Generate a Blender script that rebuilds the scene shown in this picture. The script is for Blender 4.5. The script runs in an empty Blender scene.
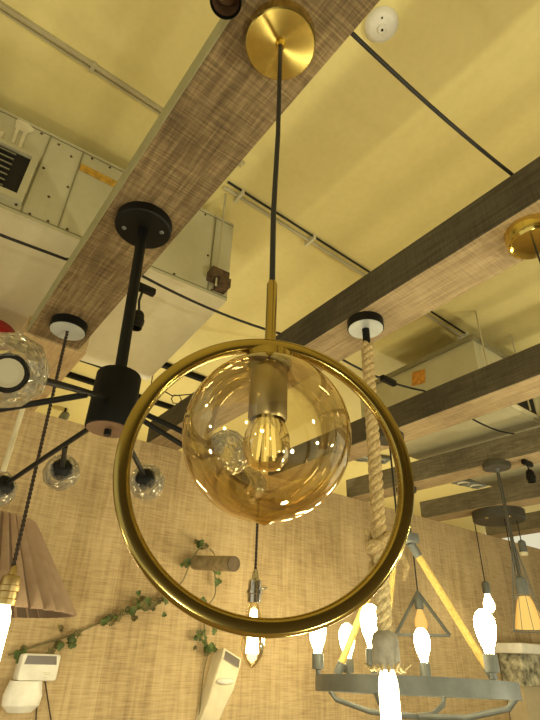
import bpy, bmesh, math, random
from mathutils import Vector, Matrix
random.seed(7)
PI = math.pi
EYE = 1.5                       # eye height; heights below are often written as EYE + h
scene = bpy.context.scene
col = scene.collection

# ------------------------------------------------------------------ materials
def node_mat(name):
    m = bpy.data.materials.new(name); m.use_nodes = True
    nt = m.node_tree; nt.nodes.clear()
    out = nt.nodes.new('ShaderNodeOutputMaterial')
    return m, nt, out

def principled(nt, color=(.8,.8,.8), rough=.5, metal=0., **kw):
    b = nt.nodes.new('ShaderNodeBsdfPrincipled')
    b.inputs['Base Color'].default_value = (*color, 1)
    b.inputs['Roughness'].default_value = rough
    b.inputs['Metallic'].default_value = metal
    for k, v in kw.items():
        b.inputs[k].default_value = v
    return b

def ramp(nt, fac, stops):
    r = nt.nodes.new('ShaderNodeValToRGB')
    el = r.color_ramp.elements
    while len(el) < len(stops): el.new(.5)
    for e, (p, c) in zip(el, stops):
        e.position = p; e.color = (*c, 1)
    nt.links.new(fac, r.inputs[0])
    return r.outputs[0]

def noise(nt, scale_vec, scale=1., detail=4., rough=.6, coord='Object', offset=(0,0,0)):
    tc = nt.nodes.new('ShaderNodeTexCoord'); mp = nt.nodes.new('ShaderNodeMapping')
    mp.inputs['Scale'].default_value = scale_vec; mp.inputs['Location'].default_value = offset
    nt.links.new(tc.outputs[coord], mp.inputs[0])
    n = nt.nodes.new('ShaderNodeTexNoise'); n.inputs['Scale'].default_value = scale
    n.inputs['Detail'].default_value = detail; n.inputs['Roughness'].default_value = rough
    nt.links.new(mp.outputs[0], n.inputs['Vector'])
    return n.outputs[0]

def mathn(nt, op, a, b):
    n = nt.nodes.new('ShaderNodeMath'); n.operation = op
    for i, v in enumerate((a, b)):
        if hasattr(v, 'links'): nt.links.new(v, n.inputs[i])
        else: n.inputs[i].default_value = v
    return n.outputs[0]

def mixc(nt, fac, a, b, mode='MIX'):
    n = nt.nodes.new('ShaderNodeMix'); n.data_type = 'RGBA'; n.blend_type = mode
    for idx, v in ((0, fac), (6, a), (7, b)):
        if hasattr(v, 'links'): nt.links.new(v, n.inputs[idx])
        elif isinstance(v, tuple): n.inputs[idx].default_value = (*v, 1)
        else: n.inputs[idx].default_value = v
    return n.outputs[2]

def plain(name, color, rough=.5, metal=0., mottled=.06, nscale=18., bump=0., **kw):
    m, nt, out = node_mat(name)
    b = principled(nt, color, rough, metal, **kw)
    n = noise(nt, (1,1,1), nscale)
    lo = tuple(max(0, c*(1-mottled*2)) for c in color); hi = tuple(min(1, c*(1+mottled)) for c in color)
    nt.links.new(ramp(nt, n, [(.3, lo), (.7, hi)]), b.inputs['Base Color'])
    if bump:
        bp = nt.nodes.new('ShaderNodeBump'); bp.inputs['Strength'].default_value = bump
        bp.inputs['Distance'].default_value = .002
        nt.links.new(n, bp.inputs['Height']); nt.links.new(bp.outputs[0], b.inputs['Normal'])
    nt.links.new(b.outputs[0], out.inputs[0])
    return m

def sawn_wood(name, dark, mid, light, along='Y', hatch=1., rough=.75):
    """sawn board: long grain along one axis, short saw marks across it"""
    m, nt, out = node_mat(name)
    b = principled(nt, mid, rough)
    g = {'Y': (150, 9, 150), 'Z': (110, 110, 6), 'X': (9, 150, 150)}[along]
    s = {'Y': (14, 260, 14), 'Z': (9, 9, 260), 'X': (260, 14, 14)}[along]
    n1 = noise(nt, g, 1., 5.); n2 = noise(nt, s, 1., 3., offset=(3,1,2)); n3 = noise(nt, (4,4,4), 1., 3., offset=(9,4,2))
    k = mathn(nt, 'ADD', mathn(nt, 'MULTIPLY', n1, .42), mathn(nt, 'MULTIPLY', n2, .36*hatch))
    k = mathn(nt, 'ADD', k, mathn(nt, 'MULTIPLY', n3, .3))
    nt.links.new(ramp(nt, k, [(.40, dark), (.53, mid), (.68, light)]), b.inputs['Base Color'])
    bp = nt.nodes.new('ShaderNodeBump'); bp.inputs['Strength'].default_value = .35; bp.inputs['Distance'].default_value = .003
    nt.links.new(k, bp.inputs['Height']); nt.links.new(bp.outputs[0], b.inputs['Normal'])
    nt.links.new(b.outputs[0], out.inputs[0])
    return m

def wall_boards(name, dark, mid, light, seam=.21):
    m, nt, out = node_mat(name)
    b = principled(nt, mid, .7)
    tc = nt.nodes.new('ShaderNodeTexCoord'); sep = nt.nodes.new('ShaderNodeSeparateXYZ')
    nt.links.new(tc.outputs['Object'], sep.inputs[0])
    u = mathn(nt, 'DIVIDE', sep.outputs[0], seam)
    fr = mathn(nt, 'FRACT', u, 0.); fl = mathn(nt, 'FLOOR', u, 0.)
    wn = nt.nodes.new('ShaderNodeTexWhiteNoise'); wn.noise_dimensions = '1D'
    nt.links.new(fl, wn.inputs['W'])
    n1 = noise(nt, (60, 60, 4), 1., 5.); n2 = noise(nt, (13, 13, 230), 1., 4.); n3 = noise(nt, (3,3,3), 1., 3.)
    k = mathn(nt, 'ADD', mathn(nt, 'MULTIPLY', n1, .38), mathn(nt, 'MULTIPLY', n2, .40))
    k = mathn(nt, 'ADD', k, mathn(nt, 'MULTIPLY', n3, .22))
    k = mathn(nt, 'ADD', k, mathn(nt, 'MULTIPLY', mathn(nt, 'SUBTRACT', wn.outputs[0], .5), .07))
    c = ramp(nt, k, [(.36, dark), (.50, mid), (.66, light)])
    line = mathn(nt, 'LESS_THAN', fr, .012)
    c = mixc(nt, mathn(nt, 'MULTIPLY', line, .45), c, dark)
    nt.links.new(c, b.inputs['Base Color'])
    bp = nt.nodes.new('ShaderNodeBump'); bp.inputs['Strength'].default_value = .25; bp.inputs['Distance'].default_value = .003
    nt.links.new(k, bp.inputs['Height']); nt.links.new(bp.outputs[0], b.inputs['Normal'])
    nt.links.new(b.outputs[0], out.inputs[0])
    return m

def painted(name, c1, c2, rough=.6, nscale=1.2):
    m, nt, out = node_mat(name)
    b = principled(nt, c1, rough)
    n = noise(nt, (1,1,1), nscale, 5., .65); f = noise(nt, (40,40,40), 1., 2.)
    c = ramp(nt, n, [(.35, c1), (.65, c2)])
    c = mixc(nt, .06, c, ramp(nt, f, [(.3, (.2,.18,.1)), (.7, (1,1,1))]), 'MULTIPLY')
    nt.links.new(c, b.inputs['Base Color'])
    nt.links.new(b.outputs[0], out.inputs[0])
    return m

def glass(name, color=(1,1,1), rough=0., ior=1.45):
    m, nt, out = node_mat(name)
    b = principled(nt, color, rough, 0.)
    b.inputs['IOR'].default_value = ior
    b.inputs['Transmission Weight'].default_value = 1.
    n = noise(nt, (1,1,1), 6.)
    lo = tuple(c*.97 for c in color)
    nt.links.new(ramp(nt, n, [(.3, lo), (.7, color)]), b.inputs['Base Color'])
    nt.links.new(b.outputs[0], out.inputs[0])
    return m

def thin_glass(name, tint, rim, spec=1.0, blend=.35, band=False):
    """thin blown shell: tinted see-through in the middle, denser and more mirror-like towards its edge"""
    m, nt, out = node_mat(name)
    lw = nt.nodes.new('ShaderNodeLayerWeight'); lw.inputs['Blend'].default_value = blend
    tr = nt.nodes.new('ShaderNodeBsdfTransparent')
    gl = nt.nodes.new('ShaderNodeBsdfGlossy'); gl.inputs['Roughness'].default_value = .02
    gl.inputs['Color'].default_value = (1, .93, .75, 1)
    n = noise(nt, (1,1,1), 5.)
    c = ramp(nt, lw.outputs['Facing'], [(.0, tint), (.6, tuple((a+b_)/2 for a, b_ in zip(tint, rim))), (.95, rim)])
    c = mixc(nt, .12, c, ramp(nt, n, [(.3, (.8,.75,.6)), (.7, (1,1,1))]), 'MULTIPLY')
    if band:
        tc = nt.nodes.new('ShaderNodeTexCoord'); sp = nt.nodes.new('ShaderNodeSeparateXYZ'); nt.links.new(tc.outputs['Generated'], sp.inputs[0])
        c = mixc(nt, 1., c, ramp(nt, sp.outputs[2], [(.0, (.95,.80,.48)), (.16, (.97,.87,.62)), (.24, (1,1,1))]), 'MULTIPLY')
    nt.links.new(c, tr.inputs['Color'])
    fr = nt.nodes.new('ShaderNodeFresnel'); fr.inputs['IOR'].default_value = 1.5
    k = mathn(nt, 'MINIMUM', mathn(nt, 'MULTIPLY', fr.outputs[0], spec), .75)
    mx = nt.nodes.new('ShaderNodeMixShader')
    nt.links.new(k, mx.inputs[0]); nt.links.new(tr.outputs[0], mx.inputs[1]); nt.links.new(gl.outputs[0], mx.inputs[2])
    nt.links.new(mx.outputs[0], out.inputs[0])
    return m

def crystal_mat():
    m, nt, out = node_mat('cut_crystal')
    tr = nt.nodes.new('ShaderNodeBsdfTransparent'); tr.inputs['Color'].default_value = (.97,.96,.92,1)
    gl = nt.nodes.new('ShaderNodeBsdfGlossy'); gl.inputs['Roughness'].default_value = .04
    df = nt.nodes.new('ShaderNodeBsdfTranslucent'); df.inputs['Color'].default_value = (.95,.93,.84,1)
    d2 = nt.nodes.new('ShaderNodeBsdfDiffuse'); d2.inputs['Color'].default_value = (.95,.93,.84,1)
    fr = nt.nodes.new('ShaderNodeFresnel'); fr.inputs['IOR'].default_value = 1.6
    a = nt.nodes.new('ShaderNodeMixShader'); b = nt.nodes.new('ShaderNodeMixShader'); c = nt.nodes.new('ShaderNodeMixShader')
    nt.links.new(mathn(nt, 'MINIMUM', mathn(nt, 'MULTIPLY', fr.outputs[0], 1.15), .85), a.inputs[0])
    nt.links.new(tr.outputs[0], a.inputs[1]); nt.links.new(gl.outputs[0], a.inputs[2])
    bp = nt.nodes.new('ShaderNodeBump'); bp.inputs['Strength'].default_value = 1.; bp.inputs['Distance'].default_value = .006
    v2 = nt.nodes.new('ShaderNodeTexVoronoi'); v2.inputs['Scale'].default_value = 70
    t2 = nt.nodes.new('ShaderNodeTexCoord'); nt.links.new(t2.outputs['Object'], v2.inputs['Vector']); nt.links.new(v2.outputs['Distance'], bp.inputs['Height'])
    nt.links.new(bp.outputs[0], gl.inputs['Normal']); nt.links.new(bp.outputs[0], fr.inputs['Normal'])
    nt.links.new(df.outputs[0], b.inputs[1]); nt.links.new(d2.outputs[0], b.inputs[2])
    tc = nt.nodes.new('ShaderNodeTexCoord'); v = nt.nodes.new('ShaderNodeTexVoronoi'); v.feature = 'DISTANCE_TO_EDGE'; v.inputs['Scale'].default_value = 85
    nt.links.new(tc.outputs['Object'], v.inputs['Vector'])
    k = nt.nodes.new('ShaderNodeMapRange'); k.inputs['From Max'].default_value = .25; k.inputs['To Min'].default_value = .14; k.inputs['To Max'].default_value = .0
    nt.links.new(v.outputs['Distance'], k.inputs['Value']); nt.links.new(k.outputs[0], c.inputs[0])
    nt.links.new(a.outputs[0], c.inputs[1]); nt.links.new(b.outputs[0], c.inputs[2]); nt.links.new(c.outputs[0], out.inputs[0])
    return m

def glow(name, color, strength, edge=None):
    m, nt, out = node_mat(name)
    e = nt.nodes.new('ShaderNodeEmission'); e.inputs['Strength'].default_value = strength
    if edge is None: edge = color
    lw = nt.nodes.new('ShaderNodeLayerWeight'); lw.inputs['Blend'].default_value = .4
    nt.links.new(ramp(nt, lw.outputs['Facing'], [(.2, color), (.95, edge)]), e.inputs['Color'])
    nt.links.new(e.outputs[0], out.inputs[0])
    return m

def brushed_brass(name, color, rough=.25):
    m, nt, out = node_mat(name)
    b = principled(nt, color, rough, 1.)
    b.inputs['Anisotropic'].default_value = .85
    tg = nt.nodes.new('ShaderNodeTangent'); tg.direction_type = 'RADIAL'; tg.axis = 'Z'
    nt.links.new(tg.outputs[0], b.inputs['Tangent'])
    n = noise(nt, (1,1,1), 60.)
    nt.links.new(ramp(nt, n, [(.3, tuple(c*.85 for c in color)), (.7, color)]), b.inputs['Base Color'])
    nt.links.new(b.outputs[0], out.inputs[0])
    return m

M = dict(
    ceiling=painted('ceiling_paint', (.76,.65,.27), (.84,.73,.33)),
    far_wall=painted('far_wall_paint', (.72,.60,.33), (.78,.66,.38)),
    floor=sawn_wood('floor_boards', (.18,.12,.06), (.28,.20,.11), (.38,.28,.16), 'Y'),
    added_wall=sawn_wood('added_dark_boards', (.03,.022,.012), (.07,.05,.028), (.13,.1,.05), 'Z'),
    wall=wall_boards('wall_boards', (.27,.185,.085), (.47,.345,.175), (.62,.48,.27)),
    beam_face=sawn_wood('beam_underside', (.060,.038,.017), (.165,.112,.052), (.35,.26,.135), 'Y'),
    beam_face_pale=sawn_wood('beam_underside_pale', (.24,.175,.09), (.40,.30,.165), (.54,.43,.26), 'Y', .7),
    beam_side=sawn_wood('beam_side_dark', (.05,.042,.026), (.095,.08,.05), (.15,.13,.085), 'Y', .6),
    beam_side_haze=sawn_wood('beam_side_hazed', (.09,.075,.045), (.17,.145,.09), (.25,.215,.14), 'Y', .6),  # lens haze over the farther beams, put into a lighter wood colour
    beam_side_olive=plain('beam_side_olive', (.33,.31,.17), .6),
    board_pale=sawn_wood('board_pale', (.36,.25,.13), (.52,.38,.2), (.64,.5,.3), 'Y', .8),
    brass=plain('polished_brass', (.74,.57,.17), .14, 1., .08, 9.),
    brass_ring=plain('antique_brass', (.44,.34,.11), .17, 1., .08, 9.),
    brass_brushed=brushed_brass('brushed_brass', (.72,.57,.17)),
    brass_pale=plain('pale_brass', (.55,.42,.2), .35, 1., .1),
    bronze=plain('socket_bronze', (.33,.26,.14), .35, 1., .12),
    black=plain('black_powder_coat', (.005,.005,.0045), .5, 0., .1, **{'Specular IOR Level': .22}),
    black_soft=plain('black_metal_soft', (.005,.005,.0045), .6, 0., .1, **{'Specular IOR Level': .15}),
    brown_dark=plain('brown_reflector', (.13,.075,.04), .4, .5),
    copper=plain('copper_plate', (.20,.115,.07), .5, .4, .1),
    cord=plain('black_cord', (.012,.011,.01), .6),
    cord_brown=plain('brown_fabric_cord', (.035,.022,.014), .8),
    cream_cord=plain('cream_cord', (.74,.68,.48), .6),
    grey_disc=plain('grey_satin_disc', (.46,.50,.50), .42, .2),
    iron_dark=plain('dark_iron', (.065,.06,.045), .55, .2, .12),
    iron=plain('hazed_iron', (.16,.175,.17), .5, .3, .12),  # iron made paler to carry the haze around the lit bulbs
    rope=plain('jute_rope', (.56,.42,.20), .9, 0., .2, 140., .6),
    rope_pale=plain('pale_rope', (.66,.54,.30), .9, 0., .2, 140., .6),
    rope_rod=plain('rope_wrapped_rod', (.70,.52,.16), .85, 0., .15, 120., .5),
    woodgrey=plain('grey_wood_holder', (.36,.34,.29), .7, 0., .15, 40.),
    chrome=plain('chrome', (.62,.6,.55), .16, 1.),
    sheet=painted('duct_sheet_metal', (.50,.475,.31), (.56,.53,.36), .45, 3.),
    sheet_white=painted('duct_white', (.68,.63,.44), (.73,.68,.49), .5, 2.),
    seam=plain('duct_seam', (.24,.22,.13), .6),
    splash=plain('dried_paint', (.74,.68,.48), .7),
    tape=plain('orange_tape', (.62,.36,.045), .55, 0., .2, 40.),
    orange=plain('orange_sticker', (.68,.30,.04), .55, 0., .25, 40.),
    dark=plain('dark_void', (.012,.01,.008), .8),
    rust=plain('rusty_bracket', (.12,.075,.04), .7, .3, .3, 60.),
    conduit=plain('grey_conduit', (.50,.45,.28), .45),
    white=plain('white_plastic', (.80,.78,.70), .4),
    white_lens=plain('frosted_lens', (.82,.80,.72), .3),
    beige=plain('beige_plastic', (.78,.70,.50), .45),
    panel=plain('dark_solar_panel', (.10,.075,.06), .3),
    red=plain('red_shade', (.35,.012,.012), .5),
    leaf=plain('ivy_leaf', (.10,.15,.035), .6, 0., .35, 30.),
    leaf2=plain('ivy_leaf_dry', (.17,.14,.05), .7, 0., .35, 30.),
    vine=plain('ivy_stem', (.20,.17,.08), .8),
    pegwood=plain('peg_wood', (.40,.33,.2), .75, 0., .2, 30.),
    pegend=plain('peg_end_grain', (.12,.085,.05), .85, 0., .2, 60.),
    counter=plain('counter_panel', (.55,.46,.28), .7),
    stone=plain('stone_cladding', (.46,.43,.30), .85, 0., .45, 22., .8),
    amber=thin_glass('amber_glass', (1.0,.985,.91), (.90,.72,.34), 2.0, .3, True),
    clear_thin=thin_glass('clear_bulb_glass', (1,.97,.88), (.88,.72,.4), 1.2),
    crystal=crystal_mat(), opal=glow('opal_bulb', (1,.80,.36), .42, (.6,.42,.16)),
    amber_lit=glow('lit_amber_glass', (1,.62,.15), 1.05, (.75,.34,.05)),
    filament=glow('led_filament', (1,.72,.18), 1.15),
    halo=glow('lit_bulb', (1,.84,.46), 48.),
    halo_soft=glow('lit_bulb_soft', (1,.84,.46), 20.),
    spot_face=glow('spot_face', (1,.85,.5), 3.),
)
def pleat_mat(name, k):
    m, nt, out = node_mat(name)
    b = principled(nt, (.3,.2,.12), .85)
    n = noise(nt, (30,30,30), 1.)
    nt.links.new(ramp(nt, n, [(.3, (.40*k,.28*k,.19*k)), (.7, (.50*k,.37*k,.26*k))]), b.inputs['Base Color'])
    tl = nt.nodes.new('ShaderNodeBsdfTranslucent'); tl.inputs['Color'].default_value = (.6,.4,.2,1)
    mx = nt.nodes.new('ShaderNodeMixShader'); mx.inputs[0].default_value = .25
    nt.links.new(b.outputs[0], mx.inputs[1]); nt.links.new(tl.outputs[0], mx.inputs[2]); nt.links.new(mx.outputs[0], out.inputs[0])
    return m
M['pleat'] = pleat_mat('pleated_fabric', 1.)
M['pleat_shaded'] = pleat_mat('pleated_fabric_shaded', .3)  # shade inside the folds, put into a darker copy of the fabric

# ------------------------------------------------------------------ mesh builder
class MB:
    def __init__(s): s.v, s.f, s.m = [], [], []
    def add(s, vs, fs, mi=0):
        o = len(s.v); s.v += [tuple(p) for p in vs]; s.f += [tuple(i+o for i in f) for f in fs]; s.m += [mi]*len(fs)
        return s
    def box(s, a, b, mi=0, rot=None, piv=None):
        x0,y0,z0 = a; x1,y1,z1 = b
        vs = [Vector(p) for p in ((x0,y0,z0),(x1,y0,z0),(x1,y1,z0),(x0,y1,z0),(x0,y0,z1),(x1,y0,z1),(x1,y1,z1),(x0,y1,z1))]
        if rot is not None:
            c = Vector(piv) if piv else (Vector(a)+Vector(b))/2
            vs = [rot @ (p-c) + c for p in vs]
        return s.add(vs, [(0,3,2,1),(4,5,6,7),(0,1,5,4),(1,2,6,5),(2,3,7,6),(3,0,4,7)], mi)
    def bevbox(s, a, b, w=.004, mi=0, rot=None):
        """box with all edges chamfered"""
        bm = bmesh.new(); bmesh.ops.create_cube(bm, size=1)
        a, b = Vector(a), Vector(b)
        for v in bm.verts: v.co = Vector([(a[i]+b[i])/2 + v.co[i]*(b[i]-a[i]) for i in range(3)])
        bmesh.ops.bevel(bm, geom=bm.edges[:], offset=w, segments=2, affect='EDGES', profile=.5)
        c = (a+b)/2
        if rot is not None:
            for v in bm.verts: v.co = rot @ (v.co-c) + c
        bm.verts.ensure_lookup_table(); bm.verts.index_update()
        s.add([v.co[:] for v in bm.verts], [[v.index for v in f.verts] for f in bm.faces], mi); bm.free()
        return s
    def lathe(s, prof, c=(0,0,0), axis=(0,0,1), n=32, mi=0, rfun=None):
        """prof: list of (r, t) along axis; r=0 ends are closed to a point"""
        ax = Vector(axis).normalized(); u = ax.orthogonal().normalized(); w = ax.cross(u); c = Vector(c)
        o = []; vs = []; fs = []
        for r, t in prof:
            if r < 1e-7: o.append([len(vs)]); vs.append(c+ax*t)
            else:
                o.append(list(range(len(vs), len(vs)+n)))
                for k in range(n):
                    a = 2*PI*k/n; rr = r*(rfun(k, t) if rfun else 1)
                    vs.append(c+ax*t+(u*math.cos(a)+w*math.sin(a))*rr)
        for A, B in zip(o, o[1:]):
            for k in range(n):
                k2 = (k+1) % n
                if len(A) == 1 and len(B) == 1: continue
                if len(A) == 1: fs.append((A[0], B[k2], B[k]))
                elif len(B) == 1: fs.append((A[k], A[k2], B[0]))
                else: fs.append((A[k], A[k2], B[k2], B[k]))
        return s.add(vs, fs, mi)
    def cyl(s, p0, p1, r0, r1=None, n=20, mi=0, bev=0.):
        p0, p1 = Vector(p0), Vector(p1); L = (p1-p0).length; r1 = r0 if r1 is None else r1
        if bev: pr = [(0,0),(r0-bev,0),(r0,bev),(r1,L-bev),(r1-bev,L),(0,L)]
        else: pr = [(0,0),(r0,0),(r1,L),(0,L)]
        return s.lathe(pr, p0, p1-p0, n, mi)
    def tube(s, pts, r, n=8, mi=0, closed=False, caps=True):
        pts = [Vector(p) for p in pts]; N = len(pts); rr = r if isinstance(r, (list, tuple)) else [r]*N
        vs, fs = [], []; prev = None
        for i, p in enumerate(pts):
            a = pts[(i-1) % N] if (closed or i > 0) else p; b = pts[(i+1) % N] if (closed or i < N-1) else p
            t = (b-a).normalized()
            if prev is None: u = t.orthogonal().normalized()
            else:
                u = prev - t*prev.dot(t); u = u.normalized() if u.length > 1e-6 else t.orthogonal().normalized()
            prev = u; w = t.cross(u)
            vs += [p+(u*math.cos(2*PI*k/n)+w*math.sin(2*PI*k/n))*rr[i] for k in range(n)]
        for i in range(N if closed else N-1):
            j = (i+1) % N
            for k in range(n): fs.append((i*n+k, i*n+(k+1) % n, j*n+(k+1) % n, j*n+k))
        if caps and not closed:
            fs.append(tuple(range(n-1, -1, -1))); fs.append(tuple(range((N-1)*n, N*n)))
        return s.add(vs, fs, mi)
    def sphere(s, c, r, n=32, m=16, mi=0, sq=(1,1,1)):
        vs = [Vector(c)+Vector((0,0,-r*sq[2]))]; fs = []
        for i in range(1, m):
            a = -PI/2+PI*i/m
            for k in range(n):
                b = 2*PI*k/n
                vs.append(Vector(c)+Vector((r*math.cos(a)*math.cos(b)*sq[0], r*math.cos(a)*math.sin(b)*sq[1], r*math.sin(a)*sq[2])))
        vs.append(Vector(c)+Vector((0,0,r*sq[2])))
        for k in range(n): fs.append((0, 1+(k+1) % n, 1+k))
        for i in range(m-2):
            for k in range(n):
                a = 1+i*n; fs.append((a+k, a+(k+1) % n, a+n+(k+1) % n, a+n+k))
        t = len(vs)-1; a = 1+(m-2)*n
        for k in range(n): fs.append((a+k, a+(k+1) % n, t))
        return s.add(vs, fs, mi)
    def build(s, name, mats, parent=None, loc=(0,0,0), smooth=True, angle=35):
        me = bpy.data.meshes.new(name); me.from_pydata(s.v, [], s.f)
        mats = mats if isinstance(mats, (list, tuple)) else [mats]
        for m in mats: me.materials.append(m)
        me.polygons.foreach_set('material_index', s.m)
        if smooth:
            me.polygons.foreach_set('use_smooth', [True]*len(s.f)); me.update()
            me.set_sharp_from_angle(angle=math.radians(angle))
        me.update()
        o = bpy.data.objects.new(name, me); col.objects.link(o); o.location = loc
        if parent: o.parent = parent
        return o

def tag(o, label, cat, group=None, kind=None):
    o['label'] = label; o['category'] = cat
    if group: o['group'] = group
    if kind: o['kind'] = kind
    return o
def thing(name, label, cat, loc, group=None):
    o = bpy.data.objects.new(name, None); col.objects.link(o); o.location = loc; o.empty_display_size = .05
    return tag(o, label, cat, group)
def struct(name, mb, mat):
    o = mb.build(name, mat, smooth=False); o['kind'] = 'structure'; return o
def copy_thing(root, loc, label=None, rotz=None):
    r = root.copy(); col.objects.link(r); r.location = loc
    if label: r['label'] = label
    if rotz is not None: r.rotation_euler = (0, 0, rotz)
    for ch in root.children:
        c = ch.copy(); col.objects.link(c); c.parent = r
        for g in ch.children:
            d = g.copy(); col.objects.link(d); d.parent = c
    return r
def sag(a, b, drop, n=16):
    a, b = Vector(a), Vector(b)
    return [a.lerp(b, i/n) - Vector((0,0,drop*4*(i/n)*(1-i/n))) for i in range(n+1)]
def twist(p0, p1, R, r, strands, pitch, n=6, step=10):
    """twisted strands between two points"""
    p0, p1 = Vector(p0), Vector(p1); d = p1-p0; L = d.length; t = d.normalized(); u = t.orthogonal().normalized(); w = t.cross(u)
    mb = MB(); K = max(6, int(L/pitch*step))
    for s in range(strands):
        ph = 2*PI*s/strands
        mb.tube([p0+t*(L*i/K)+(u*math.cos(ph+2*PI*L*i/K/pitch)+w*math.sin(ph+2*PI*L*i/K/pitch))*R for i in range(K+1)], r, n)
    return mb

BZ = EYE+.85          # underside of the beams
CZ = EYE+1.5          # ceiling
# ------------------------------------------------------------------ setting
struct('ceiling', MB().box((-3.2,-2.6,CZ), (6.4,3.8,CZ+.05)), M['ceiling'])
struct('floor', MB().box((-3.2,-2.6,-.05), (6.4,3.8,0)), M['floor'])
struct('wall_back', MB().box((-3.2,2.1,0), (6.4,2.19,BZ-.001)), M['wall'])
struct('wall_front_added', MB().box((-3.2,-2.65,0), (6.4,-2.6,CZ)), M['added_wall'])  # added out of view, dark so the brass has something dark to mirror
struct('wall_far', MB().box((-3.2,3.75,0), (6.4,3.8,CZ)), M['far_wall'])

# beams: bottom face sawn brown, sides dark
def beam(x0, x1, label, side, bot, y0=-1.9, y1=2.13, h=.112, skew=0.):
    mb = MB().box((x0,y0,BZ), (x1,y1,BZ+h))
    mb.v = [(x-skew*(y-.98), y, z) for x, y, z in mb.v]
    # materials: faces order bottom, top, -y, +x, +y, -x
    mb.m = [0,1,1,1,1,1]
    o = mb.build('ceiling_beam', [bot, side], smooth=False)
    bv = o.modifiers.new('edge', 'BEVEL'); bv.width = .002; bv.segments = 1
    return tag(o, label, 'beam', 'parallel wooden beams under the ceiling')
beam(.1715,.335, 'brown sawn wooden beam carrying the brass ring lamp and the black chandelier', M['beam_side_olive'], M['beam_face'], y1=1.5, h=.062)
beam(.878,1.033, 'wooden beam with dark side carrying the thick rope lamp', M['beam_side'], M['beam_face_pale'])
beam(1.60,1.755, 'wooden beam crossing below the ceiling unit with the orange sticker', M['beam_side'], M['beam_face_pale'])
beam(2.285,2.44, 'wooden beam holding the triangle lamp and amber cage lamp canopies', M['beam_side_haze'], M['beam_face_pale'], skew=.07)
beam(3.0,3.155, 'wooden beam behind, carrying the wide round multi-cord ceiling plate', M['beam_side_haze'], M['beam_face_pale'], skew=.07)
beam(3.70,3.855, 'farthest wooden beam, at the right edge behind the cord plate', M['beam_side_haze'], M['beam_face_pale'])
tag(MB().box((.165,1.502,BZ-.004), (.36,2.13,BZ+.062)).build('wooden_board', M['board_pale'], smooth=False),
    'short pale wooden board continuing the chandelier beam up to the wall', 'board')

# ------------------------------------------------------------------ brass ring pendant
RX, RY = .2484, .3337
ring_root = thing('ring_pendant_lamp', 'large brass ring pendant lamp with amber glass globe in the middle', 'pendant lamp', (RX,RY,EYE))
r0 = ring_root
MB().lathe([(0,.824),(.053,.824),(.0548,.826),(.0548,.85),(0,.85)], n=64).build('canopy', M['brass_brushed'], r0, loc=(.0025,.0035,0))
MB().cyl((0,0,.812),(0,0,.823),.006,.008).build('cord_grip', M['brass'], r0)
MB().tube([(0,0,.815),(.001,0,.6),(-.001,.001,.45),(0,0,.345)], .0032, 10).build('cord', M['cord'], r0)
MB().lathe([(0,.268),(.0055,.268),(.0055,.342),(.004,.346),(0,.346)], n=20).build('rod', M['brass_ring'], r0)
ang = math.atan2(RY,RX)+.136
nrm = Vector((math.cos(ang), math.sin(ang), 0)); sd = Vector((-math.sin(ang), math.cos(ang), 0))
RC = Vector((.0022,-.0017,.1415)); RR = .1222
def ring_mesh(R, w, d, n=128):
    # rounded-rectangle profile: w in the ring plane, d across it
    prof = []
    for cx, cy, a0 in ((1,1,0),(-1,1,PI/2),(-1,-1,PI),(1,-1,1.5*PI)):
        rad = .0034
        for k in range(4):
            a = a0+PI/2*k/3
            prof.append((cx*(w-rad)+math.cos(a)*rad, cy*(d-rad)+math.sin(a)*rad))
    m = len(prof); mb = MB(); vs = []; fs = []
    for i in range(n):
        t = 2*PI*i/n; ro = sd*math.cos(t)+Vector((0,0,1))*math.sin(t)
        vs += [RC+ro*(R+a)+nrm*b for a, b in prof]
    for i in range(n):
        j = (i+1) % n
        for k in range(m): fs.append((i*m+k, i*m+(k+1) % m, j*m+(k+1) % m, j*m+k))
    return mb.add(vs, fs)
ring_mesh(RR, .0066, .0055).build('ring', M['brass_ring'], r0, angle=60)
# globe: thin amber sphere open at the neck
GZ = .1705; GR = .0745
prof = [(0,-GR-.004),(.004,-GR-.0022),(.010,-GR+.0006)]
for i in range(4, 46):
    a = -PI/2+PI*i/48
    if a > -1.42: prof.append((GR*math.cos(a), GR*math.sin(a)))
prof = [p for p in prof if not (p[1] > 0 and p[0] < .021)]+[(.021,.0715),(.021,.0745)]
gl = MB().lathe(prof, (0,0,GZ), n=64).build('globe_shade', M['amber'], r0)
MB().lathe([(0,.246),(.0195,.246),(.0225,.242),(.0225,.252),(.006,.258),(.0055,.27),(0,.27)], n=40).build('shade_cap', M['brass_ring'], r0)
MB().lathe([(0,.245),(.0165,.245),(.0178,.243),(.0178,.187),(.0162,.184),(.0148,.187),(.0148,.215),(0,.215)], n=40).build('socket', M['bronze'], r0)
blb = MB().lathe([(.0105,.196),(.0115,.188),(.0165,.180),(.0200,.170),(.0208,.160),(.0190,.149),(.0135,.1415),(.006,.1392),(0,.1388)], n=40).build('bulb', M['clear_thin'], r0)
mb = MB()
for k in range(6):
    a = 2*PI*k/6; mb.tube([(.0045*math.cos(a),.0045*math.sin(a),.192),(.0085*math.cos(a),.0085*math.sin(a),.149)], .0013, 6)
mb.build('filament', M['filament'], blb)
MB().cyl((0,0,.197),(0,0,.160),.002,.0015,10).build('stem', M['clear_thin'], blb)

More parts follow.
